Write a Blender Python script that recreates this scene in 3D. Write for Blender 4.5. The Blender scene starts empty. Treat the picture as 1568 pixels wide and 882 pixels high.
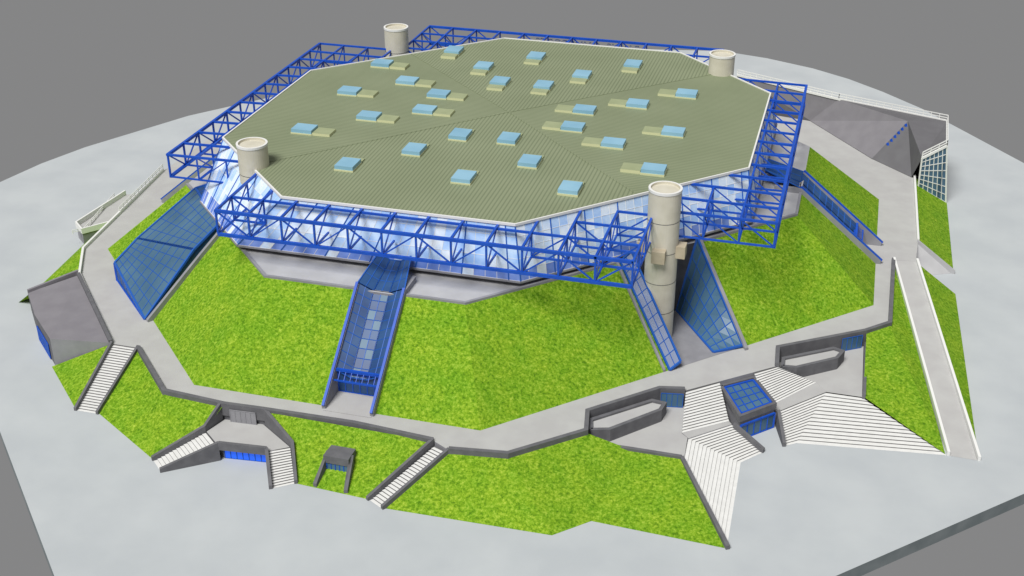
import bpy, random
from math import *
from mathutils import Vector
random.seed(4)
sc=bpy.context.scene
# ---------------------------------------------------------------- materials
def mat(name,col,rough=0.7,col2=None,scale=1.0,bump=0.0,metal=0.0,spec=0.3,detail=6,lo=0.35,hi=0.65):
    m=bpy.data.materials.new(name);m.use_nodes=True
    nt=m.node_tree;n=nt.nodes;b=n['Principled BSDF']
    b.inputs['Roughness'].default_value=rough;b.inputs['Metallic'].default_value=metal
    b.inputs['Specular IOR Level'].default_value=spec
    b.inputs['Base Color'].default_value=(*col,1)
    tc=n.new('ShaderNodeTexCoord');no=n.new('ShaderNodeTexNoise')
    no.inputs['Scale'].default_value=scale;no.inputs['Detail'].default_value=detail
    nt.links.new(tc.outputs['Object'],no.inputs['Vector'])
    if col2:
        r=n.new('ShaderNodeValToRGB')
        r.color_ramp.elements[0].position=lo;r.color_ramp.elements[1].position=hi
        r.color_ramp.elements[0].color=(*col,1);r.color_ramp.elements[1].color=(*col2,1)
        nt.links.new(no.outputs['Fac'],r.inputs['Fac']);nt.links.new(r.outputs['Color'],b.inputs['Base Color'])
    if bump:
        bp=n.new('ShaderNodeBump');bp.inputs['Strength'].default_value=bump
        nt.links.new(no.outputs['Fac'],bp.inputs['Height']);nt.links.new(bp.outputs['Normal'],b.inputs['Normal'])
    return m
def grass_mat():
    m=bpy.data.materials.new('grass_turf');m.use_nodes=True
    nt=m.node_tree;n=nt.nodes;b=n['Principled BSDF'];b.inputs['Roughness'].default_value=0.9
    b.inputs['Specular IOR Level'].default_value=0.1
    tc=n.new('ShaderNodeTexCoord')
    f=n.new('ShaderNodeTexNoise');f.inputs['Scale'].default_value=1.7;f.inputs['Detail'].default_value=9;f.inputs['Roughness'].default_value=0.82
    c=n.new('ShaderNodeTexNoise');c.inputs['Scale'].default_value=0.22;c.inputs['Detail'].default_value=7;c.inputs['Roughness'].default_value=0.65
    for x in (f,c): nt.links.new(tc.outputs['Object'],x.inputs['Vector'])
    r=n.new('ShaderNodeValToRGB');e=r.color_ramp.elements
    e[0].position=0.37;e[0].color=(0.055,0.145,0.008,1);e[1].position=0.66;e[1].color=(0.45,0.58,0.09,1)
    k=e.new(0.51);k.color=(0.195,0.37,0.016,1)
    nt.links.new(f.outputs['Fac'],r.inputs['Fac'])
    r2=n.new('ShaderNodeValToRGB');r2.color_ramp.elements[0].position=0.35;r2.color_ramp.elements[1].position=0.65
    r2.color_ramp.elements[0].color=(0.78,0.9,0.75,1);r2.color_ramp.elements[1].color=(1.14,1.05,1.0,1)
    nt.links.new(c.outputs['Fac'],r2.inputs['Fac'])
    mx=n.new('ShaderNodeMix');mx.data_type='RGBA';mx.blend_type='MULTIPLY';mx.inputs[0].default_value=1
    nt.links.new(r.outputs['Color'],mx.inputs[6]);nt.links.new(r2.outputs['Color'],mx.inputs[7])
    nt.links.new(mx.outputs[2],b.inputs['Base Color'])
    bp=n.new('ShaderNodeBump');bp.inputs['Strength'].default_value=0.6;bp.inputs['Distance'].default_value=0.25
    nt.links.new(f.outputs['Fac'],bp.inputs['Height']);nt.links.new(bp.outputs['Normal'],b.inputs['Normal'])
    return m
def roof_mat(name,axis):
    m=bpy.data.materials.new(name);m.use_nodes=True
    nt=m.node_tree;n=nt.nodes;b=n['Principled BSDF'];b.inputs['Roughness'].default_value=0.6
    b.inputs['Specular IOR Level'].default_value=0.25
    tc=n.new('ShaderNodeTexCoord');w=n.new('ShaderNodeTexWave');w.bands_direction=axis;w.inputs['Scale'].default_value=0.38
    nt.links.new(tc.outputs['Object'],w.inputs['Vector'])
    r=n.new('ShaderNodeValToRGB');r.color_ramp.elements[0].position=0.1;r.color_ramp.elements[1].position=0.4
    r.color_ramp.elements[0].color=(0.175,0.205,0.125,1);r.color_ramp.elements[1].color=(0.25,0.285,0.178,1)
    nt.links.new(w.outputs['Fac'],r.inputs['Fac'])
    no=n.new('ShaderNodeTexNoise');no.inputs['Scale'].default_value=0.06;no.inputs['Detail'].default_value=5
    nt.links.new(tc.outputs['Object'],no.inputs['Vector'])
    r2=n.new('ShaderNodeValToRGB');r2.color_ramp.elements[0].position=0.35;r2.color_ramp.elements[1].position=0.65
    r2.color_ramp.elements[0].color=(0.94,0.95,0.93,1);r2.color_ramp.elements[1].color=(1.04,1.04,1.04,1)
    nt.links.new(no.outputs['Fac'],r2.inputs['Fac'])
    mx=n.new('ShaderNodeMix');mx.data_type='RGBA';mx.blend_type='MULTIPLY';mx.inputs[0].default_value=1
    nt.links.new(r.outputs['Color'],mx.inputs[6]);nt.links.new(r2.outputs['Color'],mx.inputs[7])
    nt.links.new(mx.outputs[2],b.inputs['Base Color'])
    bp=n.new('ShaderNodeBump');bp.inputs['Strength'].default_value=0.2;bp.inputs['Distance'].default_value=0.1
    nt.links.new(w.outputs['Fac'],bp.inputs['Height']);nt.links.new(bp.outputs['Normal'],b.inputs['Normal'])
    return m
GRASS=grass_mat()
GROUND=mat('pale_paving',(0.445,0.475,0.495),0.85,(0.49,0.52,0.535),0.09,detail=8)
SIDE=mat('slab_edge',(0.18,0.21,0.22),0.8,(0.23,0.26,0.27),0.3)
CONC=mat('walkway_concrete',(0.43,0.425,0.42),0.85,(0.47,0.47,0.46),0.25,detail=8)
LEDGE=mat('ledge_concrete',(0.42,0.42,0.43),0.85,(0.48,0.48,0.49),0.2)
DARK=mat('dark_concrete',(0.12,0.12,0.13),0.85,(0.15,0.15,0.16),0.6)
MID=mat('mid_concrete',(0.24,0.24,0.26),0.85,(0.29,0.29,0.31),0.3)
SLATE=mat('slate_concrete',(0.21,0.20,0.22),0.85,(0.235,0.225,0.245),0.3)
SLATE2=mat('dark_slate_concrete',(0.135,0.132,0.142),0.85,(0.15,0.148,0.158),0.3)
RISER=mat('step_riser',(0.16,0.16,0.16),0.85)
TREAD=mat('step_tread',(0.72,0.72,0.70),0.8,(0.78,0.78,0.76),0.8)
WHITE=mat('white_paint',(0.78,0.78,0.76),0.6)
BLUE=mat('blue_steel',(0.006,0.07,0.46),0.45,(0.01,0.09,0.54),0.5,spec=0.4)
BLUE2=mat('blue_mullion',(0.02,0.11,0.45),0.45)
TOWER=mat('cream_cladding',(0.58,0.55,0.45),0.55,(0.65,0.62,0.52),0.4)
TAN=mat('tan_bracket',(0.42,0.36,0.26),0.7,(0.48,0.42,0.31),0.5)
GL_D=mat('tinted_glass',(0.05,0.12,0.20),0.4,(0.08,0.17,0.26),0.12,spec=0.45)
GL_N=mat('navy_glass',(0.015,0.055,0.17),0.4,(0.03,0.09,0.23),0.2,spec=0.45)
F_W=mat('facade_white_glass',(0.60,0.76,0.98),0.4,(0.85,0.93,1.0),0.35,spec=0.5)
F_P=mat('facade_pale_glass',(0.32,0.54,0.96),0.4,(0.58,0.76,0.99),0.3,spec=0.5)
F_B=mat('facade_blue_glass',(0.12,0.22,0.62),0.4,(0.24,0.36,0.82),0.3,spec=0.5)
SKYG=mat('skylight_glass',(0.22,0.43,0.58),0.4,(0.29,0.52,0.67),0.1,spec=0.5)
SKYS=mat('skylight_curb_lit_side',(0.62,0.63,0.38),0.6)  # curb colour; its pale yellow also paints the light on the flap sides
FLAP=mat('skylight_flap',(0.31,0.35,0.2),0.6,(0.35,0.39,0.23),0.4)
RA=roof_mat('roof_ribs_along_y','X');RB=roof_mat('roof_ribs_along_x','Y')
LITB=bpy.data.materials.new('lit_blue_glass');LITB.use_nodes=True
_b=LITB.node_tree.nodes['Principled BSDF'];_b.inputs['Base Color'].default_value=(0.01,0.08,0.6,1)
_b.inputs['Emission Color'].default_value=(0.02,0.15,1,1);_b.inputs['Emission Strength'].default_value=0.55
# ---------------------------------------------------------------- helpers
def empty(name):
    e=bpy.data.objects.new(name,None);bpy.context.collection.objects.link(e);return e
class MB:
    def __init__(s,name,mats,parent=None):
        s.n=name;s.m=mats;s.p=parent;s.v=[];s.f=[];s.i=[]
    def face(s,pts,mi=0):
        k=len(s.v);s.v+=[tuple(p) for p in pts];s.f.append(list(range(k,k+len(pts))));s.i.append(mi)
    def prism(s,poly,z0,z1,mi=0,ms=None,bottom=True):
        ms=mi if ms is None else ms
        s.face([(x,y,z1) for x,y in poly],mi)
        if bottom: s.face([(x,y,z0) for x,y in reversed(poly)],ms)
        for a,b in zip(poly,poly[1:]+poly[:1]):
            s.face([(a[0],a[1],z0),(b[0],b[1],z0),(b[0],b[1],z1),(a[0],a[1],z1)],ms)
    def beam(s,a,b,w=0.5,h=None,mi=0):
        h=h or w;a=Vector(a);b=Vector(b);d=(b-a)
        if d.length<1e-4:return
        d.normalize();up=Vector((0,0,1)) if abs(d.z)<0.95 else Vector((0,1,0))
        x=d.cross(up).normalized();y=x.cross(d).normalized()
        A=[a+x*i*w/2+y*j*h/2 for i,j in ((-1,-1),(1,-1),(1,1),(-1,1))]
        B=[b+x*i*w/2+y*j*h/2 for i,j in ((-1,-1),(1,-1),(1,1),(-1,1))]
        s.face(A,mi);s.face(B[::-1],mi)
        for i in range(4):
            j=(i+1)%4;s.face([A[i],A[j],B[j],B[i]],mi)
    def wall(s,pts,w,mi=0):
        # pts: (x,y,zbottom,ztop) mitred strip
        n=len(pts);L=[];R_=[]
        for i in range(n):
            p=Vector(pts[i][:2])
            d0=(p-Vector(pts[i-1][:2])).normalized() if i>0 else None
            d1=(Vector(pts[i+1][:2])-p).normalized() if i<n-1 else None
            d0=d0 or d1;d1=d1 or d0
            n0=Vector((-d0.y,d0.x));n1=Vector((-d1.y,d1.x));m=(n0+n1)
            if m.length<1e-3:m=n0
            m.normalize();k=min(1/max(m.dot(n0),0.3),2)
            L.append(p+m*w/2*k);R_.append(p-m*w/2*k)
        for i in range(n-1):
            a,b=pts[i],pts[i+1]
            l0,l1,r0,r1=L[i],L[i+1],R_[i],R_[i+1]
            s.face([(l0.x,l0.y,a[3]),(r0.x,r0.y,a[3]),(r1.x,r1.y,b[3]),(l1.x,l1.y,b[3])],mi)
            s.face([(l0.x,l0.y,a[2]),(l1.x,l1.y,b[2]),(l1.x,l1.y,b[3]),(l0.x,l0.y,a[3])],mi)
            s.face([(r0.x,r0.y,a[2]),(r1.x,r1.y,b[2]),(r1.x,r1.y,b[3]),(r0.x,r0.y,a[3])],mi)
        for i in (0,n-1):
            a=pts[i];s.face([(L[i].x,L[i].y,a[2]),(R_[i].x,R_[i].y,a[2]),(R_[i].x,R_[i].y,a[3]),(L[i].x,L[i].y,a[3])],mi)
    def cyl(s,c,r,z0,z1,mi=0,seg=40,top=True,r2=None):
        r2=r2 or r
        P=[(c[0]+r*cos(2*pi*i/seg),c[1]+r*sin(2*pi*i/seg)) for i in range(seg)]
        Q=[(c[0]+r2*cos(2*pi*i/seg),c[1]+r2*sin(2*pi*i/seg)) for i in range(seg)]
        for i in range(seg):
            j=(i+1)%seg;s.face([(*P[i],z0),(*P[j],z0),(*Q[j],z1),(*Q[i],z1)],mi)
        if top:s.face([(*q,z1) for q in Q],mi)
    def done(s):
        me=bpy.data.meshes.new(s.n);me.from_pydata(s.v,[],s.f)
        for m in s.m: me.materials.append(m)
        me.polygons.foreach_set('material_index',s.i);me.update()
        ob=bpy.data.objects.new(s.n,me);bpy.context.collection.objects.link(ob)
        if s.p: ob.parent=s.p
        return ob
def lerp(a,b,t): return tuple(x+(y-x)*t for x,y in zip(a,b))
def bil(q,u,v): return lerp(lerp(q[0],q[1],u),lerp(q[3],q[2],u),v)
def glassgrid(mb,q,nu,nv,bar,barmi,pick,frame=None):
    """q: 4 corners; panels + mullion bars"""
    for i in range(nu):
        for j in range(nv):
            a,b,c,d=[bil(q,u,v) for u,v in ((i/nu,j/nv),((i+1)/nu,j/nv),((i+1)/nu,(j+1)/nv),(i/nu,(j+1)/nv))]
            mb.face([a,b,c],pick(i,j));mb.face([a,c,d],mb.i[-1])
    for i in range(nu+1):
        e=frame if frame and i in(0,nu) else bar
        mb.beam(bil(q,i/nu,0),bil(q,i/nu,1),e,e,barmi)
    for j in range(nv+1):
        e=frame if frame and j in(0,nv) else bar
        mb.beam(bil(q,0,j/nv),bil(q,1,j/nv),e*0.96,e*0.96,barmi)
def stairs(mb,A,B,C,D,z1,z0,n,zb=0.0,side=True):
    dz=(z1-z0)/n
    for i in range(n):
        a=lerp(A,C,i/n);b=lerp(B,D,i/n);c=lerp(A,C,(i+1)/n);d=lerp(B,D,(i+1)/n);z=z1-dz*(i+1)
        zz=max(z,z0+0.02)
        mb.face([(*a,zz),(*b,zz),(*d,zz),(*c,zz)],0)
        mb.face([(*a,zz),(*b,zz),(*b,z+dz),(*a,z+dz)],1)
        if side:
            mb.face([(*a,zb),(*c,zb),(*c,zz),(*a,zz)],2);mb.face([(*b,zb),(*d,zb),(*d,zz),(*b,zz)],2)
maps=[lambda u,v:(u,-v),lambda u,v:(v,-u),lambda u,v:(-u,v),lambda u,v:(-v,u)]
def ring(c1,c2):
    # octagon whose front edge runs c1->c2 ; completed by the plan's diagonal / point symmetry
    (a,b),(c,d)=c1,c2
    return [(a,b),(c,d),(-d,-c),(-b,-a),(-a,-b),(-c,-d),(d,c),(b,a)]
# ---------------------------------------------------------------- ground slab
pts=[(81.8,-100.3),(172,-10),(170,12),(166,30),(159,45),(150,58),(138,73),(124,88),(107,112),(97,126),(85,139),(74,149),(62,157),(46,164),(30,168),(-10,160),(-60,128),(-95,90),(-118,60),(-134,29),(-139,15),(-142,1),(-145,-12),(-146,-25),(-70.6,-100.7),(-37.6,-133.3)]+[(5.5,-176.5)]
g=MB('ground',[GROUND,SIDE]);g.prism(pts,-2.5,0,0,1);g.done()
# ---------------------------------------------------------------- walkway (raised deck)
W_out=[(-95.8,6.7),(-90.1,-39.9),(-83.9,-51.2),(-61.1,-75.6),(-55.1,-75.6),(-42.2,-88.5),(-29.2,-89.6),(-21.9,-89.3),(-4,-89),(11.4,-90.2),(15.2,-92.3),(25.3,-90.8),(36.5,-80.5),(35.5,-74.4),(47.1,-63.2),(51.9,-62.0),(67.6,-48.6),(67.2,-42.3),(83.7,-30.6),(88.3,-26.1),(88.7,4.4),(93.7,5.1),(94.2,15.6),(93.5,55.4),(82.6,64.8),(64.8,89.5),(38,95),(-25,95),(-95,30)]
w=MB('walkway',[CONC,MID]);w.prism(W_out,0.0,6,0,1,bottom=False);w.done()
# ---------------------------------------------------------------- main berm
BO=ring((-38,-85),(18.5,-85));TO=ring((-30.4,-67),(10.2,-67))
gr=MB('grass_slope',[GRASS])
ZT=21
def q4(a,b,c,d): gr.face([a,b,c,d])
xs0,xs1=-11.2,-1.8
q4((-30.4,-67,ZT),(xs0,-67,ZT),(xs0,-85,6),(-38,-85,6))
q4((xs1,-67,ZT),(10.2,-67,ZT),(18.5,-85,6),(xs1,-85,6))
q4((10.2,-67,ZT),(35,-42.2,ZT),(47.8,-55.7,6),(18.5,-85,6))
q4((47.9,-29.3,ZT),(67,-10.2,ZT),(85,-18.5,6),(60,-43.5,6))
q4((67,-10.2,ZT),(67,1.8,ZT),(85,1.8,6),(85,-18.5,6))
q4((67,11.2,ZT),(67,30.4,ZT),(85,38,6),(85,11.2,6))
for i in (3,4,5,6,7):
    j=(i+1)%8;q4((*TO[i],ZT),(*TO[j],ZT),(*BO[j],6),(*BO[i],6))
gr.done()
arena=empty('sports_arena')
lb=MB('plinth',[LEDGE,MID],arena)
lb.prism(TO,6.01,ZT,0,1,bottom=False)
lb.wall([(x,y,ZT-1,ZT+0.35) for x,y in [(xs0,-66.8),(-30.4,-66.8),(-66.8,-30.4)]],0.6,1)
lb.wall([(x,y,ZT-1,ZT+0.35) for x,y in [(xs1,-66.8),(10.2,-66.8),(35,-42)]],0.6,1)
lb.wall([(x,y,ZT-1,ZT+0.35) for x,y in [(48,-29.2),(66.8,-10.2),(66.8,1.5)]],0.6,1)
body=ring((-38,-56),(18,-56))
lb.prism(body,ZT+0.01,24,0,1)
lb.done()
# ---------------------------------------------------------------- roof
RO=ring((-30.6,-56.2),(17,-56.2));ZR=33.4;ZC=34.0
rf=MB('roof',[RA,RB,WHITE],arena)
def roofz(x,y): return ZR+(ZC-ZR)*(1-max(abs(x),abs(y))/56.2)
D=[(-43.4,-43.4),(36.6,-36.6),(43.4,43.4),(-36.6,36.6)]
z=lambda p:(p[0],p[1],ZR)
C0=(0,0,ZC)
for k in range(4):
    a=D[k];b=RO[2*k];c=RO[2*k+1];d=D[(k+1)%4]
    for p,q in ((a,b),(b,c),(c,d)): rf.face([C0,z(p),z(q)],0 if k%2==0 else 1)
ring_out=[(x*1.006,y*1.006) for x,y in RO]
for i in range(8):
    j=(i+1)%8
    rf.face([(*ring_out[i],ZR+0.2),(*ring_out[j],ZR+0.2),(*ring_out[j],ZR-0.3),(*ring_out[i],ZR-0.3)],2)
    rf.face([(*ring_out[i],ZR+0.2),(*ring_out[j],ZR+0.2),(*RO[j],ZR+0.2),(*RO[i],ZR+0.2)],2)
    rf.face([(*RO[i],ZR+0.2),(*RO[j],ZR+0.2),(*RO[j],ZR-0.05),(*RO[i],ZR-0.05)],2)
for a in D: rf.beam((0,0,ZC+0.03),(a[0],a[1],ZR+0.03),0.3,0.12,0)
rf.done()
SK=dict(back=[(-26.1,41.1),(-14.8,30.3),(-4.2,42),(-7.5,19.9),(3.4,19.9),(10.5,30.4),(21,42.3)],
 left=[(-40.3,27.1),(-29.5,15.8),(-40.4,5.4),(-19,8.4),(-29.6,-9.6),(-18.7,-2.6),(-40.5,-20.8)],
 right=[(37.4,24.9),(27.5,14.6),(16.6,7.1),(16.5,-4.2),(38.3,-0.7),(27,-11.1),(37.8,-22.8)],
 front=[(4.7,-14.8),(-6.1,-15.4),(-13,-26),(12.3,-25.8),(-23.6,-37.2),(1.5,-37.1),(23.5,-36.8)])
dirs=dict(back=(0,-1),left=(1,0),right=(-1,0),front=(0,1))
sk=MB('skylights',[SKYG,SKYS,WHITE,FLAP],arena)
def boxd(mb,cx,cy,hx,hy,z0,z1,mt,ms):
    mb.prism([(cx-hx,cy-hy),(cx+hx,cy-hy),(cx+hx,cy+hy),(cx-hx,cy+hy)],z0,z1,mt,ms)
for k,L in SK.items():
    dx,dy=dirs[k]
    for (x,y) in L:
        y-=1.9
        zz=roofz(x,y)
        if dx: hx,hy=2.4,1.9
        else: hx,hy=2.0,2.4
        if k=='back': y+=1.0
        boxd(sk,x,y,hx,hy,zz-0.3,zz+1.1,0,0)
        sk.prism([(x-hx-.1,y-hy-.1),(x+hx+.1,y-hy-.1),(x+hx+.1,y+hy+.1),(x-hx-.1,y+hy+.1)],zz-0.3,zz+0.3,1)
        if dx: boxd(sk,x+dx*(hx+2.2),y,2.05,hy-0.1,zz-0.4,zz+0.6,3,1)  # flap sides in the painted lit tone, top in plain olive
        elif k=='back': boxd(sk,x,y+dy*(hy+1.4),hx-0.05,1.35,zz-0.4,zz+0.6,3,1)
        else: boxd(sk,x,y+dy*(hy+1.1),hx-0.05,1.0,zz-0.4,zz+0.3,3,3)
sk.done()
# ---------------------------------------------------------------- facade
fc=MB('glazed_facade',[F_W,F_P,F_B,WHITE,MID,BLUE2],arena)
TOPR=ring((-30.6,-56.3),(17,-56.3));BOT=ring((-40.5,-58),(18.6,-58))
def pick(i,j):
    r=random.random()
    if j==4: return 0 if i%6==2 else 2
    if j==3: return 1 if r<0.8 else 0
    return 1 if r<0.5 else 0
for i in range(8):
    j=(i+1)%8
    Lg=hypot(TOPR[i][0]-TOPR[j][0],TOPR[i][1]-TOPR[j][1])
    q=[(*TOPR[i],ZR-0.32),(*TOPR[j],ZR-0.32),(*BOT[j],22.4),(*BOT[i],22.4)]
    n=max(6,int(Lg/1.9))
    glassgrid(fc,q,n,5,0.09,3,pick)
    for k in range(0,n+1,4): fc.beam(bil(q,k/n,0),bil(q,k/n,1),0.22,0.22,5)
    fc.beam((*BOT[i],22.2),(*BOT[j],22.2),0.5,0.35,4)
    fc.face([(*BOT[i],22.1),(*BOT[j],22.1),(*body[j],22.1),(*body[i],22.1)],4)
fc.done()
# ---------------------------------------------------------------- space frame
tr=MB('steel_space_frame',[BLUE],arena)
ZTt,ZTb=32.6,27.6
N=12;U=[-41+82/N*i for i in range(N+1)];V=[64.2,57.4,50.5,43.7]
def vr(u):
    if u>17:return 56.2-(u-17)
    if u<-30.6:return 56.2-(-30.6-u)
    return 56.2
def vg(u): return vr(u)+2.6
for mp in maps:
    P=lambda u,v,zz:(*mp(u,v),zz)
    for ri,v in enumerate(V):
        for i in range(N):
            u0,u1=U[i],U[i+1]
            if v>=max(vr(u0),vr(u1))+0.2:
                tr.beam(P(u0,v,ZTt),P(u1,v,ZTt),0.6 if ri==0 else 0.42,None)
            if v>=max(vg(u0),vg(u1)):
                tr.beam(P(u0,v,ZTb),P(u1,v,ZTb),0.58 if ri==0 else 0.38,None)
                if i%2: tr.beam(P(u0,v,ZTb),P(u1,v,ZTt),0.26)
                else: tr.beam(P(u0,v,ZTt),P(u1,v,ZTb),0.26)
    for i,u in enumerate(U):
        vi=max(vr(u)-0.3,43.7)
        tr.beam(P(u,V[0]+0.3,ZTt+0.05),P(u,vi,ZTt+(0.3 if vi>43.8 else 0.05)),0.45)
        tr.beam(P(u,V[0],ZTt),P(u,V[0],ZTb),0.36)
        vb=max(vg(u)-1,43.7)
        tr.beam(P(u,V[0],ZTb),P(u,vb,ZTb),0.34)
        tr.beam(P(u,V[0],ZTb),P(u,57.4,ZTt),0.24)
        for ri in (1,2,3):
            if V[ri]>=vg(u):
                tr.beam(P(u,V[ri],ZTt),P(u,V[ri],ZTb),0.3)
                tr.beam(P(u,V[ri-1],ZTb),P(u,V[ri],ZTt),0.22)
tr.done()
def sign(txt,loc,rz,size,par):
    cu=bpy.data.curves.new('sign_letters','FONT');cu.body=txt;cu.size=size;cu.extrude=0.12;cu.align_x='CENTER'
    cu.materials.append(WHITE);o=bpy.data.objects.new('sign_letters',cu);o.location=loc;o.rotation_euler=(pi/2,0,rz)
    bpy.context.collection.objects.link(o);o.parent=par
sign('PALAIS  OMNISPORTS',(4,64.9,29.6),pi,3.0,arena)
# ---------------------------------------------------------------- towers
def tower(c,zb,bracket):
    t=MB('stair_tower',[TOWER,WHITE,MID,TAN],arena)
    zt=38.4;r=3.15
    zs=[zb]+[x for x in (12.5,19,25.5,32) if x>zb]+[zt]
    for a,b in zip(zs,zs[1:]):
        t.cyl(c,r,a,b-0.14,0,top=False);t.cyl(c,r-0.07,b-0.14,b,2,top=False)
    t.cyl(c,r+0.1,zt-0.5,zt,1,top=False)
    seg=40
    P=lambda rr,i,z_:(c[0]+rr*cos(2*pi*i/seg),c[1]+rr*sin(2*pi*i/seg),z_)
    for i in range(seg):
        t.face([P(r+0.1,i,zt),P(r+0.1,i+1,zt),P(r-0.35,i+1,zt),P(r-0.35,i,zt)],1)
        t.face([P(r-0.35,i,zt),P(r-0.35,i+1,zt),P(r-0.35,i+1,zt-0.5),P(r-0.35,i,zt-0.5)],0)
    t.face([P(r-0.35,i,zt-0.5) for i in range(seg)],0)
    if bracket:
        for s_ in (-1,1):
            for ax in (0,1):
                if ax==0: pl=[(c[0]+s_*2.4,c[1]-1.3),(c[0]+s_*4.7,c[1]-1.3),(c[0]+s_*4.7,c[1]+1.3),(c[0]+s_*2.4,c[1]+1.3)]
                else: pl=[(c[0]-1.3,c[1]+s_*2.4),(c[0]-1.3,c[1]+s_*4.7),(c[0]+1.3,c[1]+s_*4.7),(c[0]+1.3,c[1]+s_*2.4)]
                t.prism(pl,24.3,26.8,3)
    t.done()
tower((-43,-43),21,True);tower((43,-43),6,True);tower((43,43),21,True);tower((-43,43),6,True)
# ---------------------------------------------------------------- glazed stair canopies (front & right)
def canopy(mp,name):
    c=MB(name,[GL_N,BLUE2,BLUE,CONC,TREAD,RISER,MID,GL_D],None)
    P=lambda u,v,z_:(*mp(u,v),z_)
    sl=lambda v:6+(85-v)*15/18
    u0,u1=xs0,xs1
    v0=80
    pk=lambda i,j:0
    pk2=lambda i,j:7 if (i+j)%3==0 else 0
    E=[(u0,0.9),(u0+3.1,-0.5),(u1-3.1,-0.5),(u1,0.9)]
    for (ua,ha),(ub,hb),k in zip(E,E[1:],(0,1,2)):
        q=[P(ua,v0,sl(v0)+ha),P(ub,v0,sl(v0)+hb),P(ub,66.5,sl(66.5)+hb),P(ua,66.5,sl(66.5)+ha)]
        glassgrid(c,q,2,9,0.13,1,pk if k!=1 else pk2,0.22)
        q=[P(ua,66.5,sl(66.5)+ha),P(ub,66.5,sl(66.5)+hb),P(ub*0.7+ -6.5*0.3,58.5,24.2+hb),P(ua*0.7-6.5*0.3,58.5,24.2+ha)]
        glassgrid(c,q,2,3,0.13,1,pk,0.22)
    for u in (u0,u1):
        c.wall([(*mp(u,86),5.9,6.9),(*mp(u,67),5.9,22.2),(*mp(u,61),20,22.2)],0.7,6)
        c.beam(P(u,86.2,6.8),P(u,66.8,22.5),0.5,0.5,2)
    c.face([P(u0,86.5,6.06),P(u1,86.5,6.06),P(u1,78,6.06),P(u0,78,6.06)],3)
    glassgrid(c,[P(u0+.4,79.6,6),P(u1-.4,79.6,6),P(u1-.4,79.6,10.2),P(u0+.4,79.6,10.2)],6,2,0.18,2,pk,0.35)
    c.beam(P(u0,v0,11),P(u1,v0,11),0.5,0.5,2);c.beam(P(u0,v0+1.5,9.6),P(u1,v0+1.5,9.6),0.25,0.25,2)
    for i in range(9):
        t=u0+(u1-u0)*i/8;c.beam(P(t,v0+1.5,9.6),P(t,v0,11),0.12,0.12,2)
    return c.done()
for k,mp in enumerate(maps): canopy(mp,'glass_stair_canopy')
# ---------------------------------------------------------------- notch at near tower
nt=MB('glass_entrance_hall',[CONC,MID,GL_D,BLUE2,BLUE,GL_N])
nt.face([(47.8,-55.7,6.05),(60,-43.5,6.05),(47.9,-29.3,6.05),(35,-42.2,6.05)],1)
nt.face([(35,-42.2,6),(47.9,-29.3,6),(47.9,-29.3,21),(35,-42.2,21)],1)
nt.face([(35,-42.2,6),(47.8,-55.7,6),(35,-42.2,21)],1)
nt.face([(60,-43.5,6),(47.9,-29.3,21),(47.9,-29.3,6)],1)
glassgrid(nt,[(45.2,-31.8,6.1),(55,-47,6.1),(60.3,-43.6,6.6),(48.2,-29.2,22)],9,4,0.16,3,lambda i,j:2,0.45)
glassgrid(nt,[(34.8,-42.4,21.2),(47.8,-56.0,6.2),(49.6,-54.6,7.6),(36.7,-40.8,22.9)],9,2,0.14,3,lambda i,j:5,0.4)
nt.wall([(61.2,-44.3,6,6.6),(48.9,-29.3,20,21.8)],0.7,1);nt.wall([(46.9,-56.6,6,6.5),(34.2,-43,20,21.7)],0.5,1)
nt.done()
# ---------------------------------------------------------------- large glazed hall at left tower
gh=MB('glass_entrance_hall',[GL_D,BLUE2,BLUE,GL_N,MID])
i_=(-74.5,-51.2,6.0);a_=(-74.5,-51.2,10.3);g_=(-59.8,-65.2,6.1);b_=(-73,-43.5,12.8);m_=(-53,-54,17.8);c_=(-62.8,-33.9,22);f_=(-49.2,-49.4,22);d_=(-55,-33,25);e_=(-44.5,-43.5,25)
pk=lambda i,j:0
glassgrid(gh,[a_,g_,m_,b_],8,6,0.13,1,pk,0.45)
glassgrid(gh,[b_,m_,f_,c_],8,5,0.13,1,pk,0.45)
glassgrid(gh,[c_,f_,e_,d_],8,4,0.14,1,lambda i,j:3,0.5)
gh.face([i_,g_,a_],3);gh.beam(i_,a_,0.5,0.5,2);gh.beam(i_,g_,0.5,0.5,2)
for k in range(1,8):
    p=lerp(i_,g_,k/8);q=lerp(a_,g_,k/8);gh.beam(p,q,0.15,0.15,1)
gh.face([i_,a_,b_],3);gh.face([i_,b_,(-73,-43.5,6)],3)
gh.face([g_,m_,(-53,-54,6)],3);gh.face([m_,f_,(-49.2,-49.4,6),(-53,-54,6)],3)
gh.face([b_,c_,(-62.8,-33.9,6),(-73,-43.5,6)],3)
gh.wall([(-58.9,-65.8,6,6.5),(-51.6,-54.6,6,17),(-48.2,-50,6,21.6)],0.7,4)
gh.done()
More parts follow.
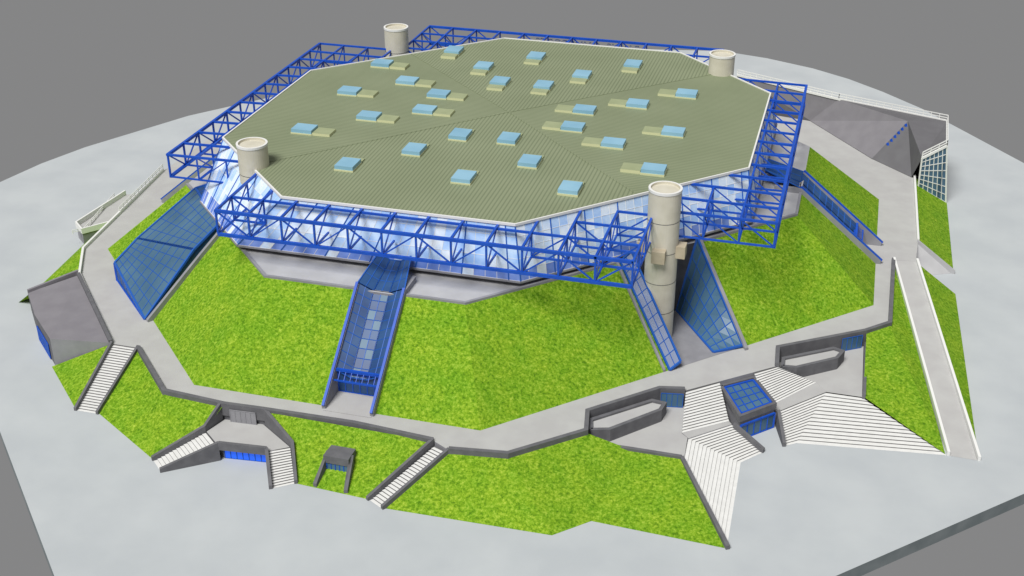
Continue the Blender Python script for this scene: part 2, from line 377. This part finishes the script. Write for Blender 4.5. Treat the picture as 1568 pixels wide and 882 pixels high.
# ---------------------------------------------------------------- lower grass banks
lg=MB('grass_bank',[GRASS])
F=lambda *p: lg.face(p)
F((15.2,-92.3,6),(25.3,-90.8,6),(36.1,-102.6,0.01),(6.4,-103.3,0.01))
F((25.3,-90.8,6),(36.5,-80.5,6),(41.6,-97.2,0.01),(36.1,-102.6,0.01))
F((36.5,-80.5,6),(44.7,-80.1,3.6),(41.6,-97.2,0.01))
F((44.7,-80.1,3.6),(54,-80.1,3.6),(64.2,-98.2,0.01),(41.6,-97.2,0.01))
F((-21.2,-89.8,6),(11.2,-90.4,6),(3.2,-101.7,0.01),(-10.6,-100.9,0.01),(-14,-94.8,3))
F((-55.1,-75.6,6),(-42.2,-88.5,6),(-38.4,-101.2,0.01),(-56.0,-90.6,0.01))
F((-42.2,-88.5,6),(-29.4,-89.8,6),(-31.2,-94.4,3.2),(-38.4,-101.2,0.01))
F((-61.3,-75.8,6),(-60.8,-90.7,0.01),(-74.3,-78.2,0.01))
F((-90.1,-39.9,6),(-84.6,-50.2,6),(-97,-52,0.01))
F((-84.4,-52,5),(-92,-58.5,4),(-97,-56.5,0.01),(-97,-53,0.01))
F((88.7,4.4,6),(88.3,-26.1,6),(99.4,-61.3,0.01))
F((88.3,-26.1,6),(83.9,-30.6,6),(84.2,-50.7,3.2),(99.4,-61.3,0.01))
F((93.9,4.5,6),(103.1,3.1,0.01),(105.2,-61.6,0.01))
F((94.2,15.6,6),(93.5,55.4,6),(102.5,54.7,0.01),(103,13.6,0.01))
F((-95.8,6.7,6),(-90.1,-39.9,6),(-97,-48,0.01),(-103,6.7,0.01))
lg.done()
rw=MB('retaining_wall',[MID,LEDGE])
rw.face([(94.1,15.6,6.2),(103,13.6,0.02),(94.3,9.5,0.02)],1)
rw.face([(93.9,4.5,6),(103.1,3.1,0.02),(94,8,0.02)],0)
rw.wall([(94,15.4,0,6.7),(103.2,13.4,0,0.8)],0.5,1)
rw.done()
# ---------------------------------------------------------------- parapets
pp=MB('parapet_wall',[DARK])
def par(L,z0,z1,w_=0.8,mb=pp,mi=0): mb.wall([(x,y,z0,z1) for x,y in L],w_,mi)
par([(-55.1,-75.8),(-42.2,-88.7),(-29.4,-89.8),(-21.7,-89.5),(-4,-89.2),(11.4,-90.4)],4,6.6)
par([(15.0,-92.5),(25.3,-91.1),(36.8,-80.6),(35.7,-74.5),(47.1,-63.4),(51.7,-62.4)],2.5,6.8)
par([(67.5,-48.8),(67.1,-42.2),(83.7,-30.7),(88.4,-26),(88.8,4.2)],2.5,6.7)
par([(36.6,-80.4),(44.7,-80.2),(54,-80.2)],1.5,4.0,0.7)
par([(84.1,-31),(84.3,-51)],1,4.0,0.6)
pp.wall([(54,-80.2,0,4.0),(64.6,-98.4,0,0.8)],0.7)
pp.done()
pw=MB('white_kerb',[WHITE])
pw.wall([(x,y,5,6.7) for x,y in [(-95.8,6.7),(-90.1,-39.9),(-83.9,-51.2),(-61.3,-75.6)]],0.5)
pw.wall([(88.9,4.4,4,6.8),(99.9,-61.6,-.2,0.9)],0.5);pw.wall([(93.9,5.1,4,6.8),(105.2,-61.8,-.2,0.9)],0.5)
pw.wall([(x,y,5,6.8) for x,y in [(94.2,15.6),(93.5,55.4)]],0.5)
pw.done()
rp=MB('access_ramp',[CONC,MID])
rp.face([(88.7,5,6.01),(93.7,5.3,6.01),(104.9,-61.8,0.03),(99.7,-61.6,0.03)],0)
rp.face([(88.7,5,6),(99.7,-61.6,0),(88.7,5,0)],1);rp.face([(93.7,5,6),(104.9,-61.6,0),(93.7,5,0)],1)
rp.done()
# ---------------------------------------------------------------- terrace + stairs on the right
te=MB('terrace',[CONC,MID])
te.prism([(35.5,-74.4),(47.1,-63.2),(51.9,-62.6),(52.8,-71.9),(54,-73),(54.4,-80),(44.7,-80),(36.6,-80)],0,3,0,1,bottom=False)
te.prism([(67.6,-49),(67.2,-42.5),(83.7,-30.8),(84,-50.7),(77.3,-50.7),(75.3,-47.7)],0,3,0,1,bottom=False)
te.prism([(52.8,-71.7),(60.6,-65.6),(61.2,-66.5),(54.2,-73.1)],0,2.99,0,1,bottom=False)
te.prism([(67,-59),(75.3,-47.7),(77.3,-50.7),(69,-60)],0,2.99,0,1,bottom=False)
te.done()
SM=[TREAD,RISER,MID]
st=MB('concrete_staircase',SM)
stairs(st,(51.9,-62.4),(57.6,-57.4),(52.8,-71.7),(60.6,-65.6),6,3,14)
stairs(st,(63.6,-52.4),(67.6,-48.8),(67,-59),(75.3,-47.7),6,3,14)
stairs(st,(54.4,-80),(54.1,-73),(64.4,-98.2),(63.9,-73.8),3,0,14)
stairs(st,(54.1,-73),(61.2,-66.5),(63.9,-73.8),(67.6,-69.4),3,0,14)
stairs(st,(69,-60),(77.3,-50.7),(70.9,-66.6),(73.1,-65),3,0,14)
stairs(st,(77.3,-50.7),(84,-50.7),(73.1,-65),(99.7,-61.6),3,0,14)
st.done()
bx=MB('glazed_porch',[DARK,GL_D,BLUE2,BLUE,MID])
T4=[(57.9,-57.3),(63.6,-52.6),(68.3,-60.6),(62.6,-66.6)]
bx.prism(T4,0,4.6,0,4)
ins=lambda k:[lerp(p,(63.1,-59.3),k) for p in T4]
I=ins(0.14);glassgrid(bx,[(*I[0],5.0),(*I[1],5.0),(*I[2],5.0),(*I[3],5.0)],4,4,0.2,3,lambda i,j:1,0.4)
bx.wall([(*p,4,5.3) for p in T4+[T4[0]]],0.6,0)
glassgrid(bx,[(62.9,-66.9,0.05),(68.5,-61.0,0.05),(68.5,-61.0,3.2),(62.9,-66.9,3.2)],5,1,0.2,3,lambda i,j:1,0.35)
bx.wall([(61.6,-66.8,0,3.6),(67.6,-69.6,0,0.9)],0.6,0);bx.wall([(69.1,-60.2,0,3.6),(71,-66.8,0,0.9)],0.6,0)
bx.done()
def planter(L,name='planter_box'):
    p=MB(name,[DARK,CONC]);n=len(L)
    p.wall([(x,y,3,5.6) for x,y in L+[L[0]]],0.7,0);p.face([(x,y,5.2) for x,y in L],1);p.done()
planter([(37.3,-78.6),(36.6,-75.6),(46.2,-66.3),(48.6,-66.6),(48.2,-69),(40.5,-77.6)])
planter([(68.6,-47.5),(68.5,-44.5),(77.8,-37.9),(79.6,-38.6),(78.6,-41.5),(71.2,-47.2)])
dr=MB('glazed_door',[GL_D,BLUE2]);
glassgrid(dr,[(47.6,-64.2,3.1),(51.6,-63.5,3.1),(51.6,-63.5,6),(47.6,-64.2,6)],4,1,0.12,1,lambda i,j:0)
glassgrid(dr,[(79.4,-34.6,3.1),(83.2,-32.0,3.1),(83.2,-32.0,6),(79.4,-34.6,6)],4,1,0.12,1,lambda i,j:0)
dr.done()
# ---------------------------------------------------------------- stairs left & front
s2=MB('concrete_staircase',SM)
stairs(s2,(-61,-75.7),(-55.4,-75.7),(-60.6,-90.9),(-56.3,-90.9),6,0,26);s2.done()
c2=MB('stair_stringer_wall',[DARK]);c2.wall([(-61.1,-75.7,0,6.7),(-60.7,-91.1,0,0.7)],0.5);c2.wall([(-55.2,-75.7,0,6.7),(-56,-91.1,0,0.7)],0.5)
c2.wall([(11.4,-90.4,0,6.7),(3.2,-102,0,0.7)],0.6);c2.wall([(15,-92.5,0,6.7),(6.5,-103.6,0,0.7)],0.6)
c2.wall([(-30,-90,2,6.6),(-31.2,-94.4,0,4.2),(-38.4,-101.5,0,0.8)],0.6);c2.wall([(-26.6,-98,0,3.9),(-35.2,-104.3,0,0.8)],0.6)
c2.wall([(-21.2,-89.6,2,6.6),(-13.7,-94.7,0,4.2),(-10.5,-101,0,0.8)],0.6);c2.wall([(-17.6,-97.2,0,3.9),(-14.1,-103.6,0,0.8)],0.6)
c2.wall([(-26.6,-98,2.3,3.9),(-17.6,-97.2,2.3,3.9)],0.6)
c2.done()
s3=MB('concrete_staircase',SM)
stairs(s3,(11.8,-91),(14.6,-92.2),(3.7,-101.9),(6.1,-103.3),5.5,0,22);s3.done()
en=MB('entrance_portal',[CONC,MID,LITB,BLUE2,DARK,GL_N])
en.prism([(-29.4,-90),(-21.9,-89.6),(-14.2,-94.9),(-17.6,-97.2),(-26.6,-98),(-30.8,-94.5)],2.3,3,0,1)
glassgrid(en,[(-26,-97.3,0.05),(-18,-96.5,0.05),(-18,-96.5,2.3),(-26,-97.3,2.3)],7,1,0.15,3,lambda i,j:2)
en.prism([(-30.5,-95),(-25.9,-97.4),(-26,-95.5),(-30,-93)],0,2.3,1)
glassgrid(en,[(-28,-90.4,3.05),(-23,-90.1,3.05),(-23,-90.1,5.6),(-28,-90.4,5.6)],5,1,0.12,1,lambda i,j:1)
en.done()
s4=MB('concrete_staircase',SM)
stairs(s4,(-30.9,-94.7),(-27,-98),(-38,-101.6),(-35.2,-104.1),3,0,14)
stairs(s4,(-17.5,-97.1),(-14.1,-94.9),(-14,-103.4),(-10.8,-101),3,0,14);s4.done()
em=MB('entrance_portal',[DARK,GL_D,BLUE,MID])
em.wall([(-6.9,-101,0,0.8),(-6.2,-96.5,0,4.6),(-1.6,-96.6,0,4.6),(-1.0,-101.3,0,0.8)],0.7)
em.prism([(-6.4,-97.8),(-1.6,-97.9),(-1.6,-94.5),(-6.2,-94.5)],3.2,4.7,0)
glassgrid(em,[(-5.9,-97.6,0.05),(-1.9,-97.7,0.05),(-1.9,-97.7,3.2),(-5.9,-97.6,3.2)],5,1,0.16,2,lambda i,j:1)
em.done()
# ---------------------------------------------------------------- left concrete block
bl=MB('concrete_pavilion',[SLATE,DARK,GL_D,BLUE,MID])
V1=(-83.9,-51.6,6.2);V2=(-61.3,-75.7,6.2);V3=(-74,-77.5,6.2);V4=(-83.5,-68.8,5.6);V5=(-92,-59,4.5)
bl.face([V1,V2,V3],0);bl.face([V1,V3,V4,V5],0)
dn=lambda p:(p[0],p[1],0)
bl.face([V2,V3,dn(V3),dn(V2)],4);bl.face([V3,V4,dn(V4),dn(V3)],1);bl.face([V4,V5,dn(V5),dn(V4)],1)
bl.wall([(V1[0],V1[1],5,6.9),(V2[0],V2[1],5,6.9)],0.7,1)
glassgrid(bl,[(-82.6,-69.9,0.3),(-76,-75.9,0.3),(-76,-75.9,3.6),(-82.6,-69.9,3.6)],6,1,0.2,3,lambda i,j:2)
bl.wall([(V5[0],V5[1],3,5.2),(-84.6,-50.6,5,6.9)],0.6,0)
bl.done()
# ---------------------------------------------------------------- right annex
an=MB('annex_building',[SLATE2,DARK,GL_D,BLUE2,BLUE,SLATE,WHITE])
P0=(64.8,89.5,6.1);P1=(82.6,64.8,6.1);P2=(92.8,54.5,6.1);P3=(94.3,49.6,13.5);P4=(99.9,52,16.5);P5=(100.5,71.8,16);P6=(90.5,69,16);P7=(42,101,14);P8=(72,86,14.5)
an.face([P0,P1,P6],5);an.face([P1,P2,P6],0);an.face([P2,P3,P6],0);an.face([P3,P4,P5,P6],0)
an.face([P0,P6,P8],5);an.face([P6,P5,P8],0);an.face([P0,P8,P7],5)
an.face([P5,P8,dn(P8),dn(P5)],0);an.face([P8,P7,dn(P7),dn(P8)],0);an.face([P4,P5,dn(P5),dn(P4)],1)
glassgrid(an,[(94.6,51,5),(102.2,54.4,0.1),P4,P3],6,7,0.2,6,lambda i,j:2,0.4)
for a,b in ((P7,P8),(P8,P5),(P5,P4),(P4,P3)): an.beam(a,b,0.5,0.6,6)
for k in range(6):
    t=(k+0.5)/6;p=lerp(P1,P6,0.35+0.6*t);an.beam((p[0]+.2,p[1]-.4,p[2]+.4),(p[0]+1.2,p[1]-.8,p[2]-0.8),0.5,0.5,4)
an.done()
def railing(L,h=1.1,step=2.2,th=0.14):
    r=MB('metal_railing',[WHITE])
    for a,b in zip(L,L[1:]):
        n=max(1,int((Vector(b)-Vector(a)).length/step))
        for i in range(n+1):
            p=lerp(a,b,i/n);r.beam(p,(p[0],p[1],p[2]+h),th)
        for k in (0.55,1.0): r.beam((a[0],a[1],a[2]+h*k),(b[0],b[1],b[2]+h*k),th)
    r.done()
railing([P7,P8,P5,P4,P3],1.6,2.2,0.2)
railing([(-96,7,6.6),(-92.6,-20,6.6)])
railing([(-103,-6,3),(-99,-26,3),(-101,-28,3)])
op=MB('outer_stair_block',[MID,CONC,WHITE])
op.prism([(-96,-2),(-93.6,-20),(-99,-27),(-102.5,-24),(-101,-4)],0,3.2,1,0)
op.wall([(-101,-4,3,4.4),(-102.5,-24,3,4.4),(-99,-27,3,4.4),(-93.6,-20,3,4.4)],0.4,2)
op.done()
# ---------------------------------------------------------------- light, world, camera
wd=bpy.data.worlds.new('World');sc.world=wd;wd.use_nodes=True
bg=wd.node_tree.nodes['Background'];bg.inputs[0].default_value=(0.235,0.235,0.237,1);bg.inputs[1].default_value=1
sl=bpy.data.lights.new('sun','SUN');sl.energy=3.7;sl.angle=radians(25);sl.color=(1,0.985,0.96)
so=bpy.data.objects.new('sun',sl);bpy.context.collection.objects.link(so)
sd=Vector((-0.2,-0.72,1.12)).normalized()
so.rotation_euler=sd.to_track_quat('Z','Y').to_euler()
cd=bpy.data.cameras.new('camera');co=bpy.data.objects.new('camera',cd);bpy.context.collection.objects.link(co)
cd.sensor_width=36;cd.lens=1929.56/1568*36;cd.clip_end=3000;cd.clip_start=1
co.location=(73.79,-262.98,134.45);co.rotation_euler=(pi/2-0.491,0,0.2709)
sc.camera=co
sc.view_settings.view_transform='Standard';sc.view_settings.look='None';sc.view_settings.exposure=0
